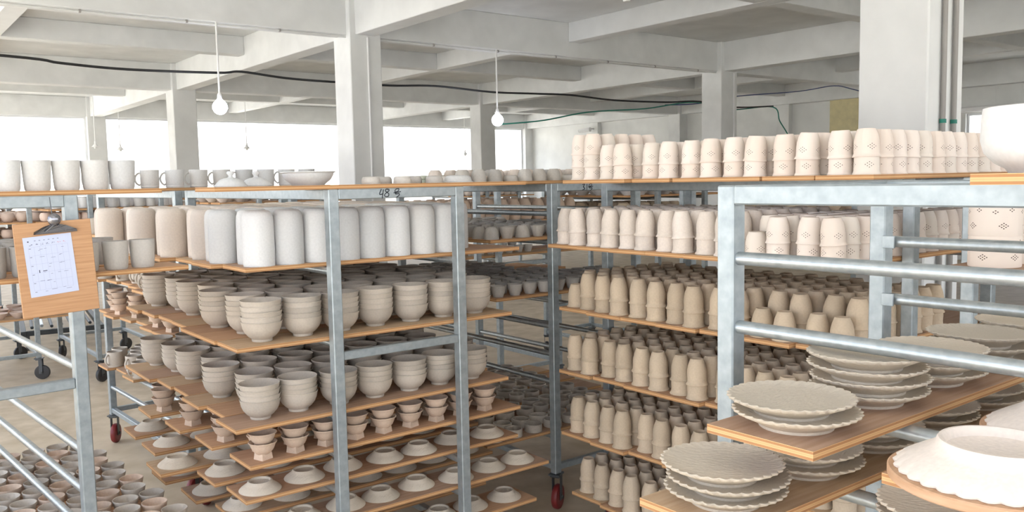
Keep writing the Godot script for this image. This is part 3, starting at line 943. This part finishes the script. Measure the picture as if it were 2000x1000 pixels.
# ---------------------------------------------------------------- clipboard rack
func build_rack_clipboard() -> void:
	var turn := 0.075
	var r := rack(Vector3(-0.025, 0, -2.965), turn, 1.52, "steel drying rack with a clipboard hanging on its corner post", {rails = [2, 4, 6, 7, 8, 9]})
	var b := board(r, 0, -0.33, -0.01, 1.22, 0.2, "plywood board with big white cups on the clipboard rack", "boards of the clipboard rack", 0)
	for c in 12:
		ware("beaker", "large_cup", "white", bpos(b, 1.22 - 0.105 - 0.0865 * c, 0.07), 0.0, "large white tapered cup, %s of the row on top of the clipboard rack" % ORD[c], "cup", "large cups on top of the clipboard rack")
	for i in 3:
		b = board(r, 2, -0.24 - 0.06 * i, -0.045 - 0.25 * i, 1.22, 0.2, "plywood board with grey cups, second shelf of clipboard rack, %s from aisle" % ORD[i], "boards of the clipboard rack")
		for c in 12:
			ware("beaker", "large_cup", "stone", bpos(b, 1.22 - 0.13 - 0.092 * c, 0.07 + jit(0.008)), 0.0, "grey tapered cup, %s of the %s row, second shelf of the clipboard rack" % [ORD[c], ORD[i]], "cup", "grey cups on the second shelf of the clipboard rack")
	# low shelf: many open cups
	for i in 6:
		b = board(r, 9, -0.24, -0.045 - 0.235 * i, 1.22, 0.225, "plywood board under open cups, low shelf of the clipboard rack, %s from the aisle" % ORD[i], "low boards of the clipboard rack")
		for row in 2:
			for c in range(3, 12):
				ware("open_cup", "open_cup", "terracotta" if (c + row * 2 + i) % 3 == 0 else "grey", bpos(b, 0.055 + 0.1 * c + 0.03 * (row % 2), 0.055 + 0.112 * row), 0.0, "open clay cup, %s of the %s row, low shelf of the clipboard rack" % [ORD[11 - c], ORD[i * 2 + row]], "cup", "open cups on the low shelf of the clipboard rack")
	# clipboard
	var right := rpos(r, Vector3(RACK_W, 0, 0.004))
	var cb := thing("clipboard", right + Vector3(-0.077, 1.405, 0.012).rotated(Vector3.UP, turn), turn, "wooden clipboard hanging on the corner post of a rack", "clipboard")
	cb.rotation.z = 0.045
	part("panel", cbox(Vector3(0.222, 0.292, 0.005), 0.0015), M.beech, cb, Vector3(0, 0, 0))
	var clip := Node3D.new()
	clip.name = "clip"
	cb.add_child(clip)
	clip.position = Vector3(0.005, 0.122, 0.006)
	var st := SurfaceTool.new()
	st.begin(Mesh.PRIMITIVE_TRIANGLES)
	st.set_smooth_group(-1)
	var pts := [Vector2(-0.062, -0.012), Vector2(-0.060, -0.004), Vector2(-0.032, 0.010), Vector2(-0.014, 0.015), Vector2(0.014, 0.015), Vector2(0.032, 0.010), Vector2(0.060, -0.004), Vector2(0.062, -0.012)]
	for i in range(1, pts.size() - 1):
		tri(st, Vector3(pts[0].x, pts[0].y, 0.003), Vector3(pts[i].x, pts[i].y, 0.007), Vector3(pts[i + 1].x, pts[i + 1].y, 0.005), Vector3.BACK)
		tri(st, Vector3(pts[0].x, pts[0].y, -0.003), Vector3(pts[i].x, pts[i].y, -0.003), Vector3(pts[i + 1].x, pts[i + 1].y, -0.003), Vector3.FORWARD)
	for i in pts.size():
		var p: Vector2 = pts[i]
		var q: Vector2 = pts[(i + 1) % pts.size()]
		quad(st, Vector3(p.x, p.y, -0.003), Vector3(q.x, q.y, -0.003), Vector3(q.x, q.y, 0.005), Vector3(p.x, p.y, 0.005), Vector3((p.y - q.y), (q.x - p.x), 0) * -1.0)
	st.generate_normals()
	part("jaw", st.commit(), M.chrome, clip)
	part("grip", lathe(v3([[0.0, -0.004], [0.016, -0.004], [0.0195, 0.0], [0.0165, 0.006], [0.008, 0.0095], [0.0, 0.010]]), 24), M.chrome, clip, Vector3(0, 0.030, 0.003), Vector3(PI / 2, 0, 0))
	var sp := SurfaceTool.new()
	sp.begin(Mesh.PRIMITIVE_TRIANGLES)
	add_tube(sp, [Vector3(-0.006, 0.012, 0.012), Vector3(-0.030, -0.006, 0.008)], 0.0016, 6)
	add_tube(sp, [Vector3(0.006, 0.012, 0.012), Vector3(0.028, -0.006, 0.008)], 0.0016, 6)
	sp.generate_normals()
	part("spring", sp.commit(), M.chrome, clip)
	part("string", tube([Vector3(-0.004, 0.044, 0.0), Vector3(-0.004, 0.10, -0.006)], 0.0014, 6), M.fork, clip)
	var sheet := thing("paper_sheet", cb.position, turn, "printed schedule sheet held by the clipboard clip", "paper")
	sheet.rotation.z = 0.045
	var pm := mat(Color.WHITE, 0.85)
	pm.albedo_texture = sheet_texture()
	var qm := QuadMesh.new()
	qm.size = Vector2(0.138, 0.186)
	part("page", qm, pm, sheet, Vector3(-0.017, 0.012, 0.0042), Vector3(0, 0, 0.03))

func sheet_texture() -> ImageTexture:
	var w := 276
	var h := 372
	var im := Image.create(w, h, false, Image.FORMAT_RGB8)
	im.fill(rgb(202, 210, 234))
	var line := rgb(168, 176, 206)
	for i in 8:
		im.fill_rect(Rect2i(24 + i * 32, 62, 1, 270), line)
	for j in 6:
		im.fill_rect(Rect2i(24, 62 + j * 54, 226, 1), line)
	var g := RandomNumberGenerator.new()
	g.seed = 5
	for i in 7:
		var c := rgb(90, 98, 130) if i < 5 else rgb(206, 130, 150)
		for k in 5:
			im.fill_rect(Rect2i(30 + i * 32 + g.randi() % 14, 44 + g.randi() % 10, 3 + g.randi() % 6, 2), c)
	im.fill_rect(Rect2i(24, 24, 8, 7), rgb(60, 64, 84))
	for i in 6:
		im.fill_rect(Rect2i(62 + i * 26, 24, 9, 3), rgb(96, 100, 124))
	for j in 6:
		im.fill_rect(Rect2i(27, 70 + j * 54, 12, 3), rgb(104, 108, 132))
		for k in 4:
			im.fill_rect(Rect2i(60 + g.randi() % 150, 74 + j * 50 + g.randi() % 20, 10 + g.randi() % 22, 2), rgb(120, 126, 158))
	im.fill_rect(Rect2i(66, 208, 5, 18), rgb(70, 74, 96))
	im.fill_rect(Rect2i(88, 214, 24, 5), rgb(96, 100, 124))
	return ImageTexture.create_from_image(im)

# ---------------------------------------------------------------- mug rack behind rack 48
func build_rack_mugs() -> void:
	var r := rack(Vector3(1.335, 0, -4.50), 0.045, 1.42, "steel drying rack with mugs and footed bowls behind rack 48", {rails = [2, 4, 5.5, 8, 9]})
	var bt := board(r, 0, -0.36, -0.10, 1.3, 0.2, "plywood board with a row of white mugs on the mug rack", "boards of the mug rack", 1)
	for i in 10:
		ware("mug", "mug", "white", bpos(bt, 0.05 + 0.128 * i, 0.10), PI - 0.35 + jit(0.15), "white handled mug, %s of the row on top of the mug rack" % ORD[i], "mug", "white mugs on top of the mug rack")
	var lv := [[2, "mug", "grey", "second", -0.10], [4, "mug", "grey", "third", -0.06], [5.5, "tea_bowl", "terracotta", "fourth", -0.05], [8, "mug", "grey", "fifth", -0.03]]
	for l in lv:
		for i in 6:
			if l[0] == 8 and i < 3:
				continue
			var b := board(r, l[0], l[4] + jit(0.04), -0.045 - 0.222 * i, 1.2, 0.205, "plywood board, %s shelf of the mug rack, %s from rack 48" % [l[3], ORD[i]], "boards of the mug rack")
			for c in 4:
				if l[1] == "mug":
					for row in 2:
						ware("mug", "mug", l[2], bpos(b, 0.06 + 0.140 * c + 0.06 * row, 0.05 + 0.108 * row), PI + 0.5 + jit(0.4), "grey clay mug, %s of the %s row, %s shelf of the mug rack" % [ORD[c], ORD[i * 2 + row], l[3]], "mug", "mugs on the %s shelf of the mug rack" % l[3])
				else:
					for s in 3:
						ware("tea_bowl", "footed_bowl", l[2], bpos(b, 0.07 + 0.118 * c, 0.10, 0.036 * s), 0.4, "%s footed bowl, %s stack of the %s row, mug rack" % [["lowest", "middle", "topmost"][s], ORD[c], ORD[i]], "bowl", "footed bowl stacks on the mug rack")

# ---------------------------------------------------------------- rack 31 marked 31
func build_rack_dark() -> void:
	var r := rack(Vector3(2.70, 0, -3.15), 0.0, 1.48, "steel drying rack with 31 inked on its top bar", {rails = [1, 2, 4, 5, 6, 7, 9]})
	var three := [[[0.05, 0.9], [0.4, 0.95], [0.2, 0.55], [0.42, 0.25], [0.05, 0.05]]]
	var one := [[[0.72, 0.95], [0.70, 0.0]]]
	ink(r.node, three + one + shift(HAO, 1.0), 0.032, Vector3(0.20, 1.595, 0.0012))
	var g := "boards of rack 31"
	for i in 3:
		var b := board(r, 0, -0.62 + 0.16 * i, -0.04 - 0.24 * i, 1.2, 0.2, "plywood board of inverted cups on top of rack 31, %s from the aisle" % ORD[i], g)
		for row in 2:
			for c in 11:
				var kd: String = "small_cup_inverted" if (c + row) % 4 else "low_bowl"
				ware(kd, "inverted_cup", "cream" if row else "stone", bpos(b, 0.07 + 0.092 * c + jit(0.006), 0.05 + 0.09 * row), 0.0, "small pale inverted cup, %s of the %s row on top of rack 31" % [ORD[c], ORD[i * 2 + row]], "cup", "inverted cups on top of rack 31")
	for l in [[2, "second", 0.0], [4, "third", 0.04]]:
		for i in 6:
			var b := board(r, l[0], -0.30 + l[2] + jit(0.05) - (0.12 if i % 2 else 0.0), -0.045 - 0.225 * i, 1.2, 0.205, "plywood board of small cups, %s shelf of rack 31, %s from the aisle" % [l[1], ORD[i]], g)
			for row in 2:
				for c in 12:
					if c > 7 and i > 1:
						continue
					var inv: bool = l[0] == 2 and (c * 3 + row) % 5 < 2
					ware("small_cup_inverted" if inv else "small_cup", "inverted_cup" if inv else "small_cup", "stone", bpos(b, 0.05 + 0.094 * c + jit(0.005), 0.05 + 0.095 * row), 0.0, "small grey %s cup, %s of the %s row, %s shelf of rack 31" % ["inverted" if inv else "open", ORD[c], ORD[i * 2 + row], l[1]], "cup", "small cups on the %s shelf of rack 31" % l[1])
	for i in 5:
		var b := board(r, 9, -0.38 + 0.02 * i, -0.045 - 0.26 * i, 1.2, 0.22, "plywood board of clay rings, low shelf of rack 31, %s from the aisle" % ORD[i], g)
		for row in 2:
			for c in 8:
				ware("ring", "clay_ring", "grey", bpos(b, 0.08 + 0.125 * c + jit(0.01), 0.055 + 0.11 * row), rng.randf() * 6.0, "oval clay ring, %s of the %s row, low shelf of rack 31" % [ORD[c], ORD[i * 2 + row]], "ring", "clay rings on rack 31")

# ---------------------------------------------------------------- racks farther off
# rows: rail, ware, clay, high, step, phrase of one, place, boards, rise, category, how many from the board end
func back_rack(at: Vector3, turn: float, length: float, label: String, rows: Array) -> void:
	var rails := [6]
	for d in rows:
		if d[0] > 0:
			rails.append(d[0])
	var r := rack(at, turn, length, label, {rails = rails, black = true})
	for d in rows:
		for i in int(d[7]):
			var b := board(r, d[0], -0.28 + jit(0.03), -0.045 - 0.27 * i, 1.2, 0.22, "board of %ss, %s, %s from near end" % [d[5], d[6], ORD[i]], "boards on " + d[6])
			for c in int(d[10]):
				for s in int(d[3]):
					ware(d[1], d[1], d[2], bpos(b, 0.07 + d[4] * c + jit(0.01), 0.10, d[8] * s), rng.randf() * 6.0, "%s%s, %s of the %s row, %s" % ["" if d[3] == 1 else (["lower ", "upper "][s]), d[5], ORD[c], ORD[i], d[6]], d[9], "%ss on %s" % [d[5], d[6]])

func build_background() -> void:
	back_rack(Vector3(0.66, 0, -8.35), 0.0, 1.2, "steel drying rack with pinkish round pots, beyond the clipboard rack", [
		[2, "pot", "pink", 1, 0.112, "pink round pot", "second shelf of the pot rack", 4, 0.0, "pot", 10],
		[3, "pot", "pink", 1, 0.112, "pink round pot", "third shelf of the pot rack", 3, 0.0, "pot", 10],
		[8, "cone_bowl", "pink", 1, 0.145, "conical clay bowl", "low shelf of the pot rack", 3, 0.02, "bowl", 8]])
	back_rack(Vector3(1.62, 0, -7.85), 0.03, 1.45, "steel drying rack with white tumblers beyond the mug rack", [
		[1.2, "tumbler", "white", 1, 0.11, "white tumbler", "upper shelf beyond the mug rack", 4, 0.0, "tumbler", 10],
		[2, "pot", "pink", 1, 0.112, "pink pot", "second shelf beyond the mug rack", 4, 0.0, "pot", 10],
		[4, "tumbler", "cream", 1, 0.11, "cream tumbler", "third shelf beyond the mug rack", 2, 0.0, "tumbler", 10]])
	back_rack(Vector3(0.9, 0, -12.6), 0.0, 1.45, "steel drying rack with cream tumblers, farthest behind the pot rack", [
		[1.2, "tumbler", "cream", 1, 0.11, "cream tumbler", "upper shelf of the farthest rack", 3, 0.0, "tumbler", 10],
		[2, "cone_bowl", "cream", 1, 0.145, "cream bowl", "second shelf of the farthest rack", 3, 0.0, "bowl", 8]])
	back_rack(Vector3(3.1, 0, -10.5), 0.0, 1.45, "steel drying rack with white bowls beyond the tumblers", [
		[1, "cone_bowl", "white", 2, 0.145, "white bowl", "upper shelf beyond the tumblers", 3, 0.02, "bowl", 8],
		[2, "tumbler", "cream", 1, 0.11, "cream tumbler", "second shelf beyond the tumblers", 3, 0.0, "tumbler", 10]])
	back_rack(Vector3(3.80, 0, -5.05), 0.0, 1.45, "steel drying rack with vases behind the rack marked 31", [
		[2.2, "vase", "terracotta", 1, 0.115, "clay vase", "second shelf behind the rack marked 31", 4, 0.0, "vase", 10],
		[0, "low_bowl", "celadon", 2, 0.085, "pale green low pot", "top of the vase rack", 4, 0.028, "pot", 12],
		[4, "small_cup", "stone", 1, 0.09, "small cup", "third shelf of the vase rack", 2, 0.0, "cup", 8]])
	back_rack(Vector3(2.75, 0, -7.0), 0.0, 1.45, "steel drying rack with cream bowls beyond the vase rack", [
		[1, "cone_bowl", "cream", 2, 0.145, "cream bowl", "upper shelf beyond the vase rack", 3, 0.02, "bowl", 8],
		[2, "pot", "terracotta", 1, 0.115, "reddish pot", "second shelf beyond the vase rack", 3, 0.0, "pot", 10]])
	back_rack(Vector3(5.0, 0, -2.9), 0.0, 1.45, "steel drying rack with brown bowls beside the big column", [
		[2, "cone_bowl", "beige", 2, 0.145, "brown bowl", "second shelf beside the big column", 4, 0.02, "bowl", 6],
		[4, "small_cup", "stone", 1, 0.09, "small cup", "third shelf beside the big column", 2, 0.0, "cup", 6]])
	back_rack(Vector3(5.15, 0, -4.7), 0.0, 1.45, "steel drying rack with pale bowls beyond the brown bowls", [
		[1, "cone_bowl", "white", 1, 0.145, "pale bowl", "upper shelf beyond the brown bowls", 4, 0.02, "bowl", 6],
		[2, "pot", "beige", 1, 0.115, "brown pot", "second shelf beyond the brown bowls", 4, 0.0, "pot", 6]])
	back_rack(Vector3(7.2, 0, -9.8), 0.0, 1.45, "steel drying rack with stacked low pots beyond the columns", [
		[0, "low_bowl", "white", 2, 0.10, "low white pot", "top of the rack beyond the columns", 3, 0.028, "pot", 11],
		[1.5, "pot", "cream", 1, 0.115, "cream pot", "upper shelf of the rack beyond the columns", 2, 0.0, "pot", 9]])
	# low trolley loaded with loose rails
	var t := thing("flat_trolley", Vector3(1.85, 0, -10.9), 1.45, "low dark steel trolley loaded with loose rails", "trolley")
	for s in [-1.0, 1.0]:
		part("side_bar", cbox(Vector3(2.2, 0.05, 0.05), 0.003), M.dark_steel, t, Vector3(0, 0.19, s * 0.36))
		part("end_bar", cbox(Vector3(0.05, 0.05, 0.67), 0.003), M.dark_steel, t, Vector3(s * 1.07, 0.19, 0))
	for i in 7:
		part("loose_rail", tube([Vector3(-1.0, 0.235 + 0.012 * (i % 2), -0.28 + 0.09 * i), Vector3(1.15, 0.235 + 0.012 * (i % 2), -0.25 + 0.085 * i)], 0.016, 8), M.pipe if i % 2 else M.dark_steel, t)
	var wheel := lathe(v3([[0.0, -0.016], [0.050, -0.016], [0.0625, -0.008], [0.0625, 0.008], [0.050, 0.016], [0.0, 0.016]]), 20)
	for sx in [-1.0, 1.0]:
		for sz in [-1.0, 1.0]:
			var c := Node3D.new()
			c.name = "castor"
			t.add_child(c, true)
			c.position = Vector3(sx * 0.98, 0.0625, sz * 0.33)
			part("wheel", wheel, M.hub, c, Vector3.ZERO, Vector3(PI / 2, 0, 0))
			part("fork", cbox(Vector3(0.05, 0.11, 0.05), 0.003), M.fork, c, Vector3(0, 0.06, 0))
